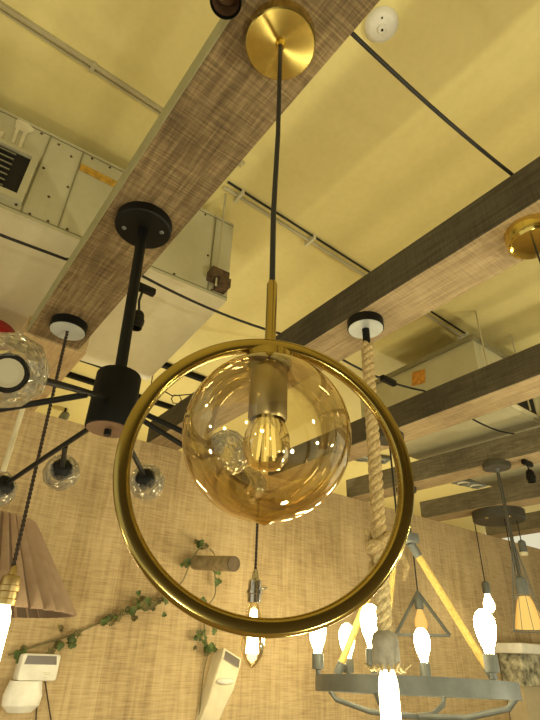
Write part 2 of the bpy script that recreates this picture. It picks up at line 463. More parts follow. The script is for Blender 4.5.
# ------------------------------------------------------------------ black chandelier with cut glass balls
HX, HY = .256, .842
ch = thing('black_chandelier', 'black multi-arm chandelier with cut glass ball shades hung on a rod', 'chandelier', (HX,HY,EYE))
SCR = 2.62
can = MB().lathe([(0,.826),(.060,.826),(.063,.829),(.063,.85),(0,.85)], n=56).build('canopy', M['black'], ch)
for a in (SCR, SCR+PI):
    MB().lathe([(0,-.003),(.004,-.002),(.0055,.0)], (.042*math.cos(a), .042*math.sin(a), .826), n=14).build('screw', M['iron'], can)
HO = Vector((.0148,-.0045,-.003))
MB().cyl(HO+Vector((0,0,.45)),(0,0,.828),.0112,n=24).build('rod', M['black'], ch)
MB().lathe([(0,.346),(.0405,.346),(.0412,.348),(.0412,.452),(.039,.456),(0,.456)], HO, n=48).build('hub', M['black_soft'], ch)
MB().lathe([(0,.3445),(.038,.3445),(.038,.347),(0,.347)], HO, n=48).build('hub_plate', M['copper'], ch)
MB().cyl(HO+Vector((0,0,.334)),HO+Vector((0,0,.345)),.0065,n=16).build('finial', M['black'], ch)
def ico_ball(c, r, axis, mouth=2.):
    """faceted hollow glass ball with an opening towards -axis"""
    bm = bmesh.new(); bmesh.ops.create_icosphere(bm, subdivisions=2, radius=r)
    rot = Vector((0,0,1)).rotation_difference(Vector(axis)).to_matrix()
    mb = MB()
    for v in bm.verts: v.co = v.co.normalized()*r*(1+random.uniform(-.03,.03))
    keep = [f for f in bm.faces if -.88*r < f.calc_center_median().z < mouth*r]
    bm.verts.index_update()
    mb.add([rot @ v.co + Vector(c) for v in bm.verts], [[v.index for v in f.verts] for f in keep])
    ri = r*.86
    inner = [rot @ (v.co.normalized()*ri) + Vector(c) for v in bm.verts]
    mb.add(inner, [[v.index for v in reversed(f.verts)] for f in keep])
    bm.free(); return mb
def arm(a, b, r=.0052): return MB().tube([Vector(a), Vector(a).lerp(Vector(b), .5)+Vector((0,0,.001)), b], r, 12)
def branch(start, ball, r=.043, k=.72, cs=1., face=None):
    """arm from start to a ball shade centred at ball; socket on the arm side"""
    s, b = Vector(start)+HO, Vector(ball); d = (b-s).normalized(); e = b-d*r*k
    am = arm(s, b-d*r*.93 if face else e-d*.012).build('arm', M['black'], ch)
    if face:                       # open-fronted ball: the socket shows in its mouth
        d = Vector(face).normalized(); e = b+d*r*.36
    IN = .0182 if face else .0155; bs = 1.6 if face else 1.
    MB().lathe([(q*cs,t) for q, t in ((0,-.010),(.008,-.010),(.019,-.004),(.0225,.001),(.0225,.018),(IN,.019),(IN,.004),(0,.003))], e, d, 28).build('socket', M['black'], am)
    MB().lathe([(.008*bs,.004),(.0105*bs,.010),(.0105*bs,.016),(.007*bs,.023),(0,.025)], e, d, 20).build('bulb', M['opal'], am)
    ico_ball(b, r, d, mouth=.83 if face else 2.).build('glass_shade', M['crystal'], am, smooth=False)
L = lambda x, y, h: Vector((x-HX, y-HY, h))
branch((-.030,-.036,.385), L(.062,.605,.285), .048, .30, 1.0, face=(-.02,-.58,-.33))
branch((-.075,-.090,.355), L(-.045,1.03,.312))
branch((-.008,.042,.37), L(.186,1.233,.302), .040)
branch((-.028,.150,.35), L(.289,1.152,.344), .041)
branch((.028,.032,.37), L(.466,1.083,.343), .042)
branch((.035,-.026,.385), L(.445,.715,.308), .042)
branch((.046,.0,.385), L(.60,.87,.315), .042)

# ------------------------------------------------------------------ twisted-cord pendant with lit tube bulb
def canopy_round(parent, r, depth, mat_side, mat_face, top=.85, name='canopy'):
    c = MB().lathe([(r*.93,top-depth),(r,top-depth+.002),(r,top),(0,top)], n=48).build(name, mat_side, parent)
    MB().lathe([(0,top-depth-.0005),(r*.945,top-depth-.0005),(r*.945,top-depth+.004)], n=48).build('face_disc', mat_face, c)
    return c
tp = thing('twisted_cord_pendant_lamp', 'pendant lamp on brown twisted cord with brass socket and lit tube bulb', 'pendant lamp', (.26,1.365,EYE))
canopy_round(tp, .053, .028, M['black'], M['grey_disc'])
twist((0,0,.825),(.028,-.004,.15),.0026,.0027,2,.022,6,8).build('cord', M['cord_brown'], tp)
tx = Vector((.030,-.005,0))
MB().lathe([(.0045,.17),(.007,.166),(.0095,.150),(.019,.147),(.021,.142),(.021,.128),(.024,.126),(.024,.115),(.021,.113),(.021,.100),(.023,.098),(.023,.087),(0,.087)], tx, n=32).build('socket', M['brass_pale'], tp)
MB().lathe([(.012,.088),(.0175,.074),(.021,.055),(.021,-.07),(.018,-.088),(.009,-.096),(0,-.097)], tx, n=32).build('bulb', M['halo_soft'], tp)

# ------------------------------------------------------------------ thick rope pendant
rp = thing('rope_pendant_lamp', 'pendant lamp on thick twisted jute rope with a knot and lit tube bulb', 'pendant lamp', (.928,.788,EYE))
canopy_round(rp, .052, .027, M['black'], M['grey_disc'])
MB().cyl((0,0,.765),(0,0,.824),.0105,n=20).build('collar', M['black'], rp)
twist((0,0,.772),(-.006,.006,.19),.0082,.0096,3,.062,8,12).build('rope', M['rope'], rp)
twist((-.006,.006,.21),(-.008,.010,.045),.0082,.0096,3,.062,8,12).build('rope', M['rope_pale'], rp)
mb = MB()
for k, (z, tilt, s) in enumerate(((.235,.5,1.0),(.212,-.45,1.1),(.19,.35,1.0))):
    pts = []
    for i in range(24):
        a = 2*PI*i/24
        pts.append((-.006+.021*s*math.cos(a), .006+.021*s*math.sin(a), z+.018*math.sin(a+tilt*4)))
    mb.tube(pts, .0095, 8, closed=True)
rv = Vector((.62,-.785,0))
mb.tube([rv*-.012+Vector((0,0,.20)), rv*-.034+Vector((0,0,.235)), rv*-.036+Vector((0,0,.262)), rv*-.022+Vector((0,0,.262)), rv*-.014+Vector((0,0,.235)), rv*.0+Vector((0,0,.205))], .0095, 8)
mb.tube([rv*.0+Vector((0,0,.21)), rv*.032+Vector((0,0,.215)), rv*.045+Vector((0,0,.185)), rv*.036+Vector((0,0,.155))], [.0095,.0095,.009,.005], 8)
mb.build('knot', M['rope'], rp)
bx = Vector((-.008,.011,0))
MB().lathe([(0,.062),(.014,.060),(.024,.052),(.028,.040),(.028,-.005),(.025,-.012),(0,-.012)], bx, n=28).build('socket', M['woodgrey'], rp)
mb = MB()
for k in range(16):
    a = 2*PI*k/16+random.uniform(-.1,.1); rr = random.uniform(.034,.05)
    mb.tube([bx+Vector((.025*math.cos(a),.025*math.sin(a),-.004)), bx+Vector((.032*math.cos(a),.032*math.sin(a),-.013)), bx+Vector((rr*math.cos(a),rr*math.sin(a),-.010+random.uniform(-.008,.012)))], [.004,.0035,.0015], 6)
mb.build('fringe', M['rope_pale'], rp)
MB().lathe([(.013,-.012),(.017,-.024),(.0195,-.04),(.0195,-.15),(.015,-.168),(0,-.172)], bx, n=28).build('bulb', M['halo_soft'], rp)

# ------------------------------------------------------------------ small edison pendant behind the ring
ep = thing('edison_pendant_lamp', 'small pendant lamp with chrome socket and lit pear bulb seen through the ring', 'pendant lamp', (.966,1.332,EYE))
canopy_round(ep, .05, .026, M['black'], M['grey_disc'])
twist((0,0,.826),(0,0,.215),.0023,.0025,2,.022,6,8).build('cord', M['cord_brown'], ep)
MB().lathe([(.004,.235),(.0075,.230),(.011,.208),(.0195,.202),(.0205,.190),(.0205,.177),(.0245,.175),(.0245,.166),(.0205,.164),(.0205,.142),(0,.142)], n=28).build('socket', M['chrome'], ep)
MB().cyl((.018,-.012,.182),(.031,-.02,.182),.004,n=12).build('switch_knob', M['chrome'], ep)
bb = MB().lathe([(.012,.144),(.015,.130),(.025,.098),(.034,.058),(.035,.032),(.029,.006),(.018,-.012),(.006,-.022),(0,-.025)], n=28).build('bulb', M['clear_thin'], ep)
mb = MB()
for k in range(6):
    a = 2*PI*k/6; mb.tube([(.006*math.cos(a),.006*math.sin(a),.122),(.016*math.cos(a),.016*math.sin(a),.012)], .0042, 6)
mb.build('filament', M['halo'], bb)

# ------------------------------------------------------------------ ring chandelier on rope-wrapped rods
WX, WY = 1.634, 1.308
wc = thing('wheel_chandelier', 'iron wheel chandelier with upright lit bulbs hung by rope-wrapped rods', 'chandelier', (WX,WY,EYE))
canopy_round(wc, .063, .026, M['iron_dark'], M['iron_dark'])
MB().cyl((0,0,.42),(0,0,.828),.004,n=10).build('cord', M['cord'], wc)
MB().bevbox((-.055,-.055,.402),(.055,.055,.437),.004).build('top_plate', M['iron'], wc)
WR = .328; WZ = -.070; TILT = .05
w_out = [(WR-.012,-.022),(WR+.006,-.022),(WR+.006,.024),(WR-.012,.024),(WR-.012,-.022)]
vw = Vector((WX,WY,0)).normalized(); rt = Vector((vw.y,-vw.x,0))
MB().lathe(w_out, (0,0,WZ), Vector((0,0,1))+vw*TILT, n=96).build('wheel_rim', M['iron'], wc)
def on_ring(deg, r=WR): a = math.radians(deg); return vw*(r*math.cos(a))+rt*(r*math.sin(a))-Vector((0,0,TILT*r*math.cos(a)))
# cross bars under the rim
for d0 in (20, 110):
    p, q_ = on_ring(d0), on_ring(d0+180)
    MB().tube([p+Vector((0,0,WZ-.01)), p*.9+Vector((0,0,WZ-.045)), p*.5+Vector((0,0,WZ-.075)), Vector((0,0,WZ-.08)), q_*.5+Vector((0,0,WZ-.075)), q_*.9+Vector((0,0,WZ-.045)), q_+Vector((0,0,WZ-.01))], .009, 10).build('cross_bar', M['iron'], wc)
for deg in (-60, 62, -22):
    p = on_ring(deg, WR-.003)+Vector((0,0,WZ+.03)); t = on_ring(deg, .05)+Vector((0,0,.402)); d = (p-t).normalized(); Ln = (p-t).length
    rod = MB().tube([t+d*.045, t+d*(Ln-.05)], .0135, 14).build('hanging_rod', M['rope_rod'], wc)
    for u0, u1 in ((t-d*.004, t+d*.05), (p-d*.055, p-d*.01)): MB().cyl(u0, u1, .016, n=16).build('ferrule', M['iron'], rod)
    MB().tube([p-d*.012, p-d*.004+Vector((0,0,-.006)), p+Vector((0,0,-.02))], .006, 8).build('link', M['iron'], rod)
for deg in (-93, -48, 9, 134, 200):
    p = on_ring(deg, WR-.003)+Vector((0,0,WZ))
    sk = MB().lathe([(.009,.026),(.009,.042),(.021,.044),(.021,.088),(.019,.092),(0,.092)], p, n=24).build('candle_socket', M['iron'], wc)
    MB().lathe([(.013,.090),(.015,.105),(.027,.135),(.032,.165),(.030,.188),(.020,.206),(.008,.214),(0,.215)], p, n=24).build('bulb', M['halo'], sk)

# ------------------------------------------------------------------ triangle pendant
TX, TY = 2.30, 1.756
tr = thing('triangle_pendant_lamp', 'pendant lamp with black triangular wire frame behind the wheel chandelier', 'pendant lamp', (TX,TY,EYE))
canopy_round(tr, .055, .024, M['iron_dark'], M['iron_dark'])
MB().cyl((0,0,.315),(0,0,.828),.0035,n=8).build('cord', M['cord'], tr)
tv = Vector((TX,TY,0)).normalized(); tri_r = Vector((tv.y,-tv.x,0))
A = Vector((0,0,.315)); B = tri_r*-.128+Vector((0,0,.122)); Cc = tri_r*.128+Vector((0,0,.122))
mb = MB()
for a, b in ((A,B),(B,Cc),(Cc,A)): mb.tube([a, b], .0085, 4)
mb.build('frame', M['iron'], tr)
MB().lathe([(.006,.32),(.016,.30),(.022,.29),(.022,.24),(.018,.235),(0,.235)], n=20).build('socket', M['iron'], tr)
MB().lathe([(.012,.236),(.016,.225),(.030,.19),(.032,.165),(.024,.14),(0,.128)], n=20).build('bulb', M['amber_lit'], tr)

# ------------------------------------------------------------------ amber cage pendant and multi-cord plate at the right
gp = thing('cage_pendant_lamp', 'pendant lamp with thick cord, wire cone and glowing amber glass shade', 'pendant lamp', (2.30,1.205,EYE))
canopy_round(gp, .065, .022, M['iron_dark'], M['iron_dark'])
MB().lathe([(.004,.80),(.006,.79),(.011,.83),(0,.83)], n=12).build('cord_grip', M['iron'], gp)
twist((0,0,.828),(0,0,.33),.0042,.0048,3,.03,6,8).build('cord', M['iron_dark'], gp)
MB().lathe([(.005,.345),(.02,.335),(.024,.32),(.024,.272),(.020,.268),(0,.268)], n=20).build('socket', M['iron'], gp)
mb = MB()
for k in range(10):
    a = 2*PI*k/10; mb.tube([(.004*math.cos(a),.004*math.sin(a),.50),(.035*math.cos(a),.035*math.sin(a),.31),(.070*math.cos(a),.070*math.sin(a),.13)], .0014, 5)
mb.tube([(.070*math.cos(2*PI*i/32),.070*math.sin(2*PI*i/32),.13) for i in range(32)], .0018, 5, closed=True)
mb.build('wire_cage', M['iron'], gp)
gs = MB().lathe([(.022,.262),(.030,.245),(.044,.20),(.058,.142),(.056,.138),(.042,.196),(.028,.242),(.020,.258)], n=32, rfun=lambda k, t: 1+.03*(k % 2)).build('glass_shade', M['amber_lit'], gp)

pp = thing('cluster_pendant_lamp', 'wide round iron ceiling plate with several thin cords and small lamps', 'pendant lamp', (3.12,1.69,EYE))
MB().lathe([(0,.792),(.150,.792),(.158,.798),(.158,.85),(0,.85)], n=56).build('ceiling_plate', M['iron_dark'], pp)
pv = Vector((3.12,1.69,0)).normalized(); pr = Vector((pv.y,-pv.x,0))
for k, s in enumerate((-.07, .06)):
    p = pr*s-pv*.12
    MB().sphere((p.x,p.y,.790), .012, 12, 8, sq=(1,1,.5)).build('screw_cap', M['brass_pale'], pp)
for lat, dep, z, lit in ((-.15,.02,.385,True), (.03,-.05,.30,True), (.10,.03,.615,False)):
    p = pr*lat+pv*dep
    c = MB().cyl((p.x,p.y,z+.05),(p.x,p.y,.795),.0032,n=8).build('cord', M['cord'], pp)
    MB().lathe([(.005,.065),(.020,.055),(.023,.045),(.023,-.01),(0,-.01)], (p.x,p.y,z), n=20).build('socket', M['iron'], c)
    if lit: MB().lathe([(.013,-.008),(.018,-.025),(.032,-.06),(.030,-.09),(.015,-.108),(0,-.112)], (p.x,p.y,z), n=20).build('bulb', M['halo_soft'], c)
    else: MB().lathe([(0,-.028),(.020,-.027),(.0235,-.022),(.0235,-.009),(0,-.009)], (p.x,p.y,z), n=20).build('lamp_rim', M['cream_cord'], c)

# ------------------------------------------------------------------ brass canopy lamp at the right edge
bp = thing('brass_pendant_lamp', 'polished brass canopy of a pendant lamp at right edge, black cord', 'pendant lamp', (.953,.306,EYE))
MB().lathe([(0,.808),(.040,.808),(.050,.811),(.055,.818),(.056,.85),(0,.85)], n=64).build('canopy', M['brass'], bp)
MB().tube([(0,0,.809),(.002,0,.7),(.004,-.002,.55),(.004,-.003,.4)], .0022, 8).build('cord', M['cord'], bp)
MB().lathe([(0,.30),(.018,.30),(.02,.31),(.018,.37),(.006,.395),(.003,.402),(0,.402)], (.004,-.003,0), n=24).build('socket', M['brass'], bp)

# ------------------------------------------------------------------ black tube spot at the top edge
ts = thing('tube_spotlight', 'black tube spotlight with brown opening beside the beam at top edge', 'spotlight', (.142,.322,EYE))
MB().lathe([(.0185,.80),(.0215,.78),(.0225,.783),(.0225,.93),(.018,.935),(0,.935)], n=32).build('housing', M['black'], ts)
MB().lathe([(.019,.785),(.0165,.81),(0,.815)], n=32).build('reflector', M['brown_dark'], ts)
MB().box((.018,-.008,.87),(.036,.008,.90)).build('bracket', M['black'], ts)

# ------------------------------------------------------------------ smoke detector
sm = thing('smoke_detector', 'small round white smoke detector on the ceiling', 'smoke detector', (.637,.397,CZ))
MB().lathe([(0,-.022),(.030,-.022),(.040,-.016),(.046,-.006),(.046,0),(0,0)], n=40).build('housing', M['white'], sm)
MB().lathe([(0,-.030),(.010,-.029),(.013,-.025),(.013,-.021)], n=24).build('sensor', M['white'], sm)
mb = MB(); mb.sphere((0,0,-.030), .0035, 10, 6); mb.sphere((-.020,-.018,-.0215), .003, 10, 6); mb.build('indicator', M['dark'], sm)

# ------------------------------------------------------------------ ceiling air-conditioning unit at the left
ax0, ax1, ay0, ay1, az0, az1 = -1.7, 0., 0., .72, EYE+1.056, EYE+1.425
AC0 = EYE+1.056
ac = thing('air_conditioning_unit', 'large boxy ceiling duct unit at left with dark grille and paint splash', 'air conditioner', (.70,1.20,0))
ac.rotation_euler = (0,0,math.radians(-4))
mb = MB().box((ax0,ay0,az0),(ax1,ay1,az1)); mb.m = [1,0,0,0,0,0]
mb.build('casing', [M['sheet'], M['sheet_white']], ac, smooth=False)
mb = MB()
for x in (-.673, -.57, -.076): mb.box((x-.002,ay0-.003,az0+.012),(x+.002,ay0+.001,az1-.012))
mb.box((ax0,ay0-.002,az1-.016),(ax1,ay0+.001,az1-.013)); mb.box((ax0,ay0-.002,az0+.012),(ax1,ay0+.001,az0+.015))
mb.build('seam', M['seam'], ac, smooth=False)
sc_pts = [(-.70,.345),(-.645,.335),(-.60,.31),(-.54,.345),(-.48,.345),(-.36,.345),(-.24,.345),(-.12,.345),(-.65,.018),(-.69,.03),(-.60,.02),(-.545,.02),(-.36,.02),(-.20,.02),(-.06,.02),(-.62,.11),(-.58,.18),(-.66,.21),(-.09,.16)]
mb = MB()
for x, z in sc_pts: mb.sphere((x,ay0-.001,az0+z), .0042, 8, 6)
mb.build('screw', M['rust'], ac)['kind'] = 'stuff'
mb = MB(); gx0, gx1, gz0, gz1 = -1.02, -.698, az0+.055, az0+.216
for a, b in (((gx0-.02,ay0-.02,gz0-.02),(gx1+.02,ay0,gz0)),((gx0-.02,ay0-.02,gz1),(gx1+.02,ay0,gz1+.012)),((gx0-.02,ay0-.02,gz0),(gx0,ay0,gz1)),((gx1,ay0-.02,gz0),(gx1+.02,ay0,gz1))): mb.box(a, b)
gr = mb.build('outlet_frame', M['sheet'], ac, smooth=False)
mb = MB().box((gx0,ay0-.004,gz0),(gx1,ay0-.001,gz1))
mb.build('outlet', M['dark'], gr, smooth=False)
mb = MB()
for k in range(7): mb.box((gx0,ay0-.016,gz0+.012+k*.022),(gx1-.04,ay0-.006,gz0+.015+k*.022), rot=Matrix.Rotation(.5,3,'X'))
mb.build('louvre', M['seam'], gr, smooth=False)
# paint splash: a blob with two drips
mb = MB(); P0 = Vector((-.752, ay0-.0025, az0+.335))
pts = [(P0.x+.036*math.cos(a)*.72*(1+.18*math.sin(3*a+1)), P0.y, P0.z+.026*math.sin(a)*(1+.15*math.cos(2*a))) for a in [2*PI*k/24 for k in range(24)]]
mb.add(pts, [tuple(range(24))])
for dx, ln, w in ((-.012,.085,.005),(.010,.10,.0055)): mb.add([(P0.x+dx-w,P0.y-.0005,P0.z),(P0.x+dx+w,P0.y-.0005,P0.z),(P0.x+dx+w*.8+.004,P0.y-.0005,P0.z-ln),(P0.x+dx-w*.8+.004,P0.y-.0005,P0.z-ln)], [(0,1,2,3)])
mb.build('paint_splash', M['splash'], ac, smooth=False)
MB().box((-.80,ay0-.003,az0+.235),(-.79,ay0-.001,az0+.275)).build('paint_drip', M['splash'], ac, smooth=False)
mb = MB().box((-.566,ay0-.004,az0+.268),(-.40,ay0-.001,az0+.297), rot=Matrix.Rotation(.03,3,'Y'))
mb.build('tape', M['tape'], ac, smooth=False)
hb = MB().box((-.085,ay0-.045,az0+.05),(-.02,ay0,az0+.085)); hb.box((-.055,ay0-.05,az0+.02),(-.015,ay0,az0+.055))
hb.build('hanger_bracket', M['rust'], ac, smooth=False)
MB().cyl((-.06,ay0-.03,az0+.02),(-.07,ay0-.05,CZ),.004,n=10).build('hanger_rod', M['conduit'], ac)

# unit at the right, partly hidden by beams
bx0, bx1, by0, by1, bz0, bz1 = 1.93, 3.30, 1.00, 1.72, EYE+1.03, EYE+1.33
a2 = thing('air_conditioning_unit', 'pale ceiling duct unit at right behind the beams with orange sticker', 'air conditioner', (0,0,0))
MB().box((bx0,by0,bz0),(bx1,by1,bz1)).build('casing', M['sheet'], a2, smooth=False)
MB().box((bx0-.012,by0-.012,bz1-.012),(bx1,by1,bz1+.012)).build('lid_shadow', M['seam'], a2, smooth=False)  # dark colour carries the shadow in the gap above the unit
MB().box((bx0-.003,by0+.28,bz1-.12),(bx0-.001,by0+.36,bz1-.045), rot=Matrix.Rotation(.15,3,'X')).build('sticker', M['orange'], a2, smooth=False)
MB().box((2.08,by0-.006,bz0+.03),(2.39,by0-.001,bz0+.19)).build('outlet', M['dark'], a2, smooth=False)
mb = MB(); mb.box((2.39,by0-.012,bz0+.02),(2.42,by0,bz0+.2)); mb.box((2.06,by0-.012,bz0+.19),(2.42,by0,bz0+.205)); mb.box((2.06,by0-.012,bz0+.015),(2.42,by0,bz0+.03)); mb.build('outlet_frame', M['sheet_white'], a2, smooth=False)
for x, y in ((1.98,by0-.02),(2.30,by0-.02)): MB().cyl((x,y,bz0+.03),(x,y,CZ),.004,n=8).build('hanger_rod', M['conduit'], a2)

# ------------------------------------------------------------------ conduits on the ceiling
mb = MB(); mb.box((-1.2,.992,CZ-.012),(.60,1.002,CZ)); mb.box((-1.2,1.012,CZ-.010),(.60,1.017,CZ)); o = mb.build('cable_conduit', M['conduit'], smooth=False); tag(o, 'pale flat cable conduit on the ceiling left of the chandelier beam', 'conduit')
for x in (-.25,.05,.3): MB().box((x,.988,CZ-.014),(x+.012,1.02,CZ)).build('clip', M['conduit'], o, smooth=False)
o = MB().tube([(.60,1.125,CZ-.012),(1.3,1.135,CZ-.012),(2.2,1.15,CZ-.012),(3.6,1.17,CZ-.012)], .007, 10).build('cable_conduit', M['conduit']); tag(o, 'round grey conduit pipe on the ceiling from hanger rod towards right', 'conduit')
MB().tube([(.60,1.098,CZ-.008),(1.3,1.108,CZ-.008),(2.2,1.123,CZ-.008),(3.6,1.143,CZ-.008)], .0045, 8).build('black_cable', M['cord'], o)
for x in (.66,1.02,1.55,2.1): MB().box((x,1.09+.018*(x-.6)/1.5,CZ-.026),(x+.01,1.15+.018*(x-.6)/1.5,CZ)).build('clip', M['sheet_white'], o, smooth=False)

# ------------------------------------------------------------------ cables strung across the beams
z = BZ+.117
o = MB().tube(sag((.20,.300,z),(.345,.297,z),.0,3)+sag((.36,.297,z-.004),(.875,.283,z),.016,14)[0:]+[(1.02,.28,z)], .0042, 8).build('black_cable', M['cord'])
tag(o, 'black cable spanning the open ceiling between the first two beams', 'cable')
sl = thing('string_light_cable', 'black outdoor string light cable laid over the beams with empty sockets', 'string light', (0,0,0))
pts = [(-1.0,1.26,z+.02)]+sag((-.95,1.26,z),(.17,1.195,z-.03),.02,8)+sag((.33,1.165,z+.01),(.88,1.135,z),.02,10)+sag((1.03,1.10,z),(1.60,1.08,z),.03,8)+sag((1.755,1.08,z),(2.29,1.08,z),.03,8)+sag((2.44,1.05,z),(3.02,1.03,z),.03,8)
MB().tube(pts, .0042, 8).build('cable', M['cord'], sl)
for x, y, zz, dr in ((.405,1.205,z-.005,.085), (1.385,1.085,z-.028,0), (2.36,1.083,z-.13,.03)):
    k = MB().bevbox((x-.04,y-.011,zz-.012),(x+.04,y+.011,zz+.012),.005).build('junction', M['black'], sl)
    if not dr: continue
    MB().tube([(x,y,zz-.01),(x-.004,y,zz-dr*.6),(x+.002,y,zz-dr)], .004, 8).build('drop_cord', M['cord'], k)
    MB().lathe([(.006,0),(.014,-.006),(.018,-.014),(.019,-.03),(.021,-.032),(.021,-.046),(.018,-.048),(.018,-.062),(.014,-.062),(.014,-.03),(0,-.03)], (x+.002,y,zz-dr), n=20).build('lamp_holder', M['black'], k)

# ------------------------------------------------------------------ track rails and small fixtures beyond the wall top
def rail(x0, x1, y, z, label, w=.034):
    o = MB().bevbox((x0,y-w/2,z-.03),(x1,y+w/2,z),.003).build('track_rail', M['black_soft']); tag(o, label, 'track rail', 'track lighting rails on the ceiling'); 
    return o
rail(.58,.92,2.70,CZ, 'short black track rail nearest the pale board, left of the hub')
rail(.93,1.75,2.45,CZ, 'black track rail seen through the top left of the brass ring')
rail(.56,1.75,2.95,CZ, 'long black track rail low behind the chandelier hub')
def spot(loc, rz, label, tilt=.6):
    t = thing('track_spotlight', label, 'spotlight', loc, 'small track spotlights on the ceiling'); t.rotation_euler = (0,0,rz)
    R = Matrix.Rotation(tilt, 3, 'X'); d = R @ Vector((0,0,-1))
    MB().cyl((0,0,-.05),(0,0,0),.008,n=12).build('stem', M['black'], t)
    c = Vector((0,0,-.075))
    MB().lathe([(0,-.05),(.03,-.045),(.034,.055),(.029,.055),(.027,.02),(0,.015)], c, d, 24).build('lamp_head', M['iron'], t)
    MB().lathe([(0,.03),(.026,.03)], c, d, 20).build('lens', M['sheet_white'], t)
spot((.80,2.705,CZ-.03), 2.4, 'track spotlight hidden beside the black hub on the short rail')
spot((.80,3.50,CZ), 2.6, 'track spotlight above the plank wall left of the hub')
def twin(loc, rz, label):
    t = thing('twin_ceiling_spotlight', label, 'spotlight', loc, 'twin ceiling spotlights over the far aisle'); t.rotation_euler = (0,0,rz)
    MB().bevbox((-.17,-.07,-.03),(.17,.07,0),.006).build('housing', M['iron'], t)
    for sx in (-.08,.08): MB().lathe([(.05,-.04),(.055,-.03),(.05,-.028),(0,-.026)], (sx,0,0), n=20).build('lamp_ring', M['sheet_white'], t)
twin((3.12,2.72,CZ), -.4, 'twin ceiling spotlight behind the rope, beyond the wall top')
twin((4.32,2.56,CZ), -.2, 'twin ceiling spotlight left of the amber lamp canopy')
o = MB().tube([(.93,2.32,EYE+1.27),(.96,2.28,EYE+1.235),(1.03,2.25,EYE+1.20),(1.12,2.20,EYE+1.22),(1.30,2.10,EYE+1.245)], .0035, 6).build('hanging_wire', M['cord'])
MB().tube([(1.055+.026*math.cos(PI/3*k),2.245-.01*math.cos(PI/3*k),EYE+1.185+.028*math.sin(PI/3*k)) for k in range(6)], .003, 6, closed=True).build('loop', M['cord'], o)
MB().cyl((.93,2.32,EYE+1.268),(.93,2.32,CZ),.0025,n=6).build('drop_wire', M['cord'], o); tag(o, 'thin dark wire with a looped end hanging from the ceiling', 'wire')
o = MB().lathe([(.0,.07),(.022,.07),(.09,.028),(.102,.0),(.099,.0),(.088,.024),(.02,.066)], (.085,1.80,EYE+.955), n=40).build('red_lamp_shade', M['red']); tag(o, 'red lamp shade peeking out above the big glass ball at left', 'lamp shade')
MB().cyl((.085,1.80,EYE+1.02),(.085,1.80,az0-.0005),.003,n=6).build('cord', M['cord'], o)

# ------------------------------------------------------------------ pleated pendant at lower left
pl = thing('pleated_pendant_lamp', 'pendant lamp with brown pleated fabric shade on a cream cord', 'pendant lamp', (.262,1.74,EYE))
MB().lathe([(0,.822),(.048,.822),(.05,.826),(.05,.846),(0,.846)], n=32).build('canopy', M['white'], pl)
MB().cyl((0,0,.29),(0,0,.825),.0085,n=12).build('cord', M['cream_cord'], pl)
N = 84
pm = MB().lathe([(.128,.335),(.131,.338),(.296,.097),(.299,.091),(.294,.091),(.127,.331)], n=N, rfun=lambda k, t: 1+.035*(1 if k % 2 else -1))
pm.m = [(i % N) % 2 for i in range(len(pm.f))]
pm.build('lamp_shade', [M['pleat'], M['pleat_shaded']], pl, angle=10)
mb = MB()
for k in range(3): mb.tube([(0,0,.31),(.125*math.cos(2*PI*k/3),.125*math.sin(2*PI*k/3),.33)], .003, 6)
mb.build('shade_spider', M['brass_pale'], pl)
MB().lathe([(.02,.32),(.022,.26),(0,.26)], n=16).build('socket', M['white'], pl)
MB().sphere((0,0,.215), .045, 20, 12).build('bulb', M['halo_soft'], pl)

# ------------------------------------------------------------------ wall: peg, ivy, solar lights, ledge
pg = thing('wooden_peg', 'short round wooden peg sticking out of the wall, wrapped by ivy', 'peg', (1.19,2.1,EYE+.36))
MB().cyl((0,.0,.0),(0.005,-.30,-.035),.030,.030,24,bev=.003).build('shaft', M['pegwood'], pg)
MB().cyl((0.005,-.299,-.035),(0.005,-.3045,-.0354),.0295,n=24).build('end_grain', M['pegend'], pg)
ivy = thing('ivy_vine', 'green ivy vine trailing across the plank wall to the wooden peg', 'plant', (0,2.1,EYE))
def smoothpath(P, n=10):
    P = [Vector(p) for p in P]; out = []
    for i in range(len(P)-1):
        p0, p1, p2, p3 = P[max(i-1,0)], P[i], P[i+1], P[min(i+2,len(P)-1)]
        for k in range(n):
            t = k/n
            out.append(.5*((2*p1)+(-p0+p2)*t+(2*p0-5*p1+4*p2-p3)*t*t+(-p0+3*p1-3*p2+p3)*t**3))
    return out+[P[-1]]
main = smoothpath([(.50,-.012,-.015),(.60,-.015,.02),(.70,-.02,.055),(.80,-.015,.10),(.93,-.03,.15),(1.05,-.02,.215),(1.115,-.03,.27),(1.135,-.05,.345),(1.165,-.07,.412),(1.20,-.08,.415)])
down = smoothpath([(1.21,-.08,.412),(1.25,-.06,.39),(1.275,-.03,.33),(1.29,-.025,.24),(1.25,-.02,.17),(1.255,-.02,.09),(1.28,-.02,.02),(1.27,-.015,-.06),(1.265,-.015,-.25)])
MB().tube(main, .0035, 6).build('stem', M['vine'], ivy); MB().tube(down, .003, 6).build('stem', M['vine'], ivy)
def leaf(mb, c, size, mi):
    n = Vector((random.uniform(-.7,.7), -1, random.uniform(-.6,.6))).normalized(); u = n.orthogonal().normalized()
    u = Matrix.Rotation(random.uniform(0,2*PI), 3, n) @ u; w = n.cross(u)
    shp = [(0,-.5),(.34,-.55),(.55,-.2),(.34,.0),(.42,.28),(.16,.25),(0,.62),(-.16,.25),(-.42,.28),(-.34,.0),(-.55,-.2),(-.34,-.55)]
    vs = [Vector(c)+(u*a+w*b)*size+n*size*.18*(a*a) for a, b in shp]
    mb.add([Vector(c)+n*-.004]+vs, [(0,i+1,(i+1) % 12+1) for i in range(12)], mi)
mb = MB()
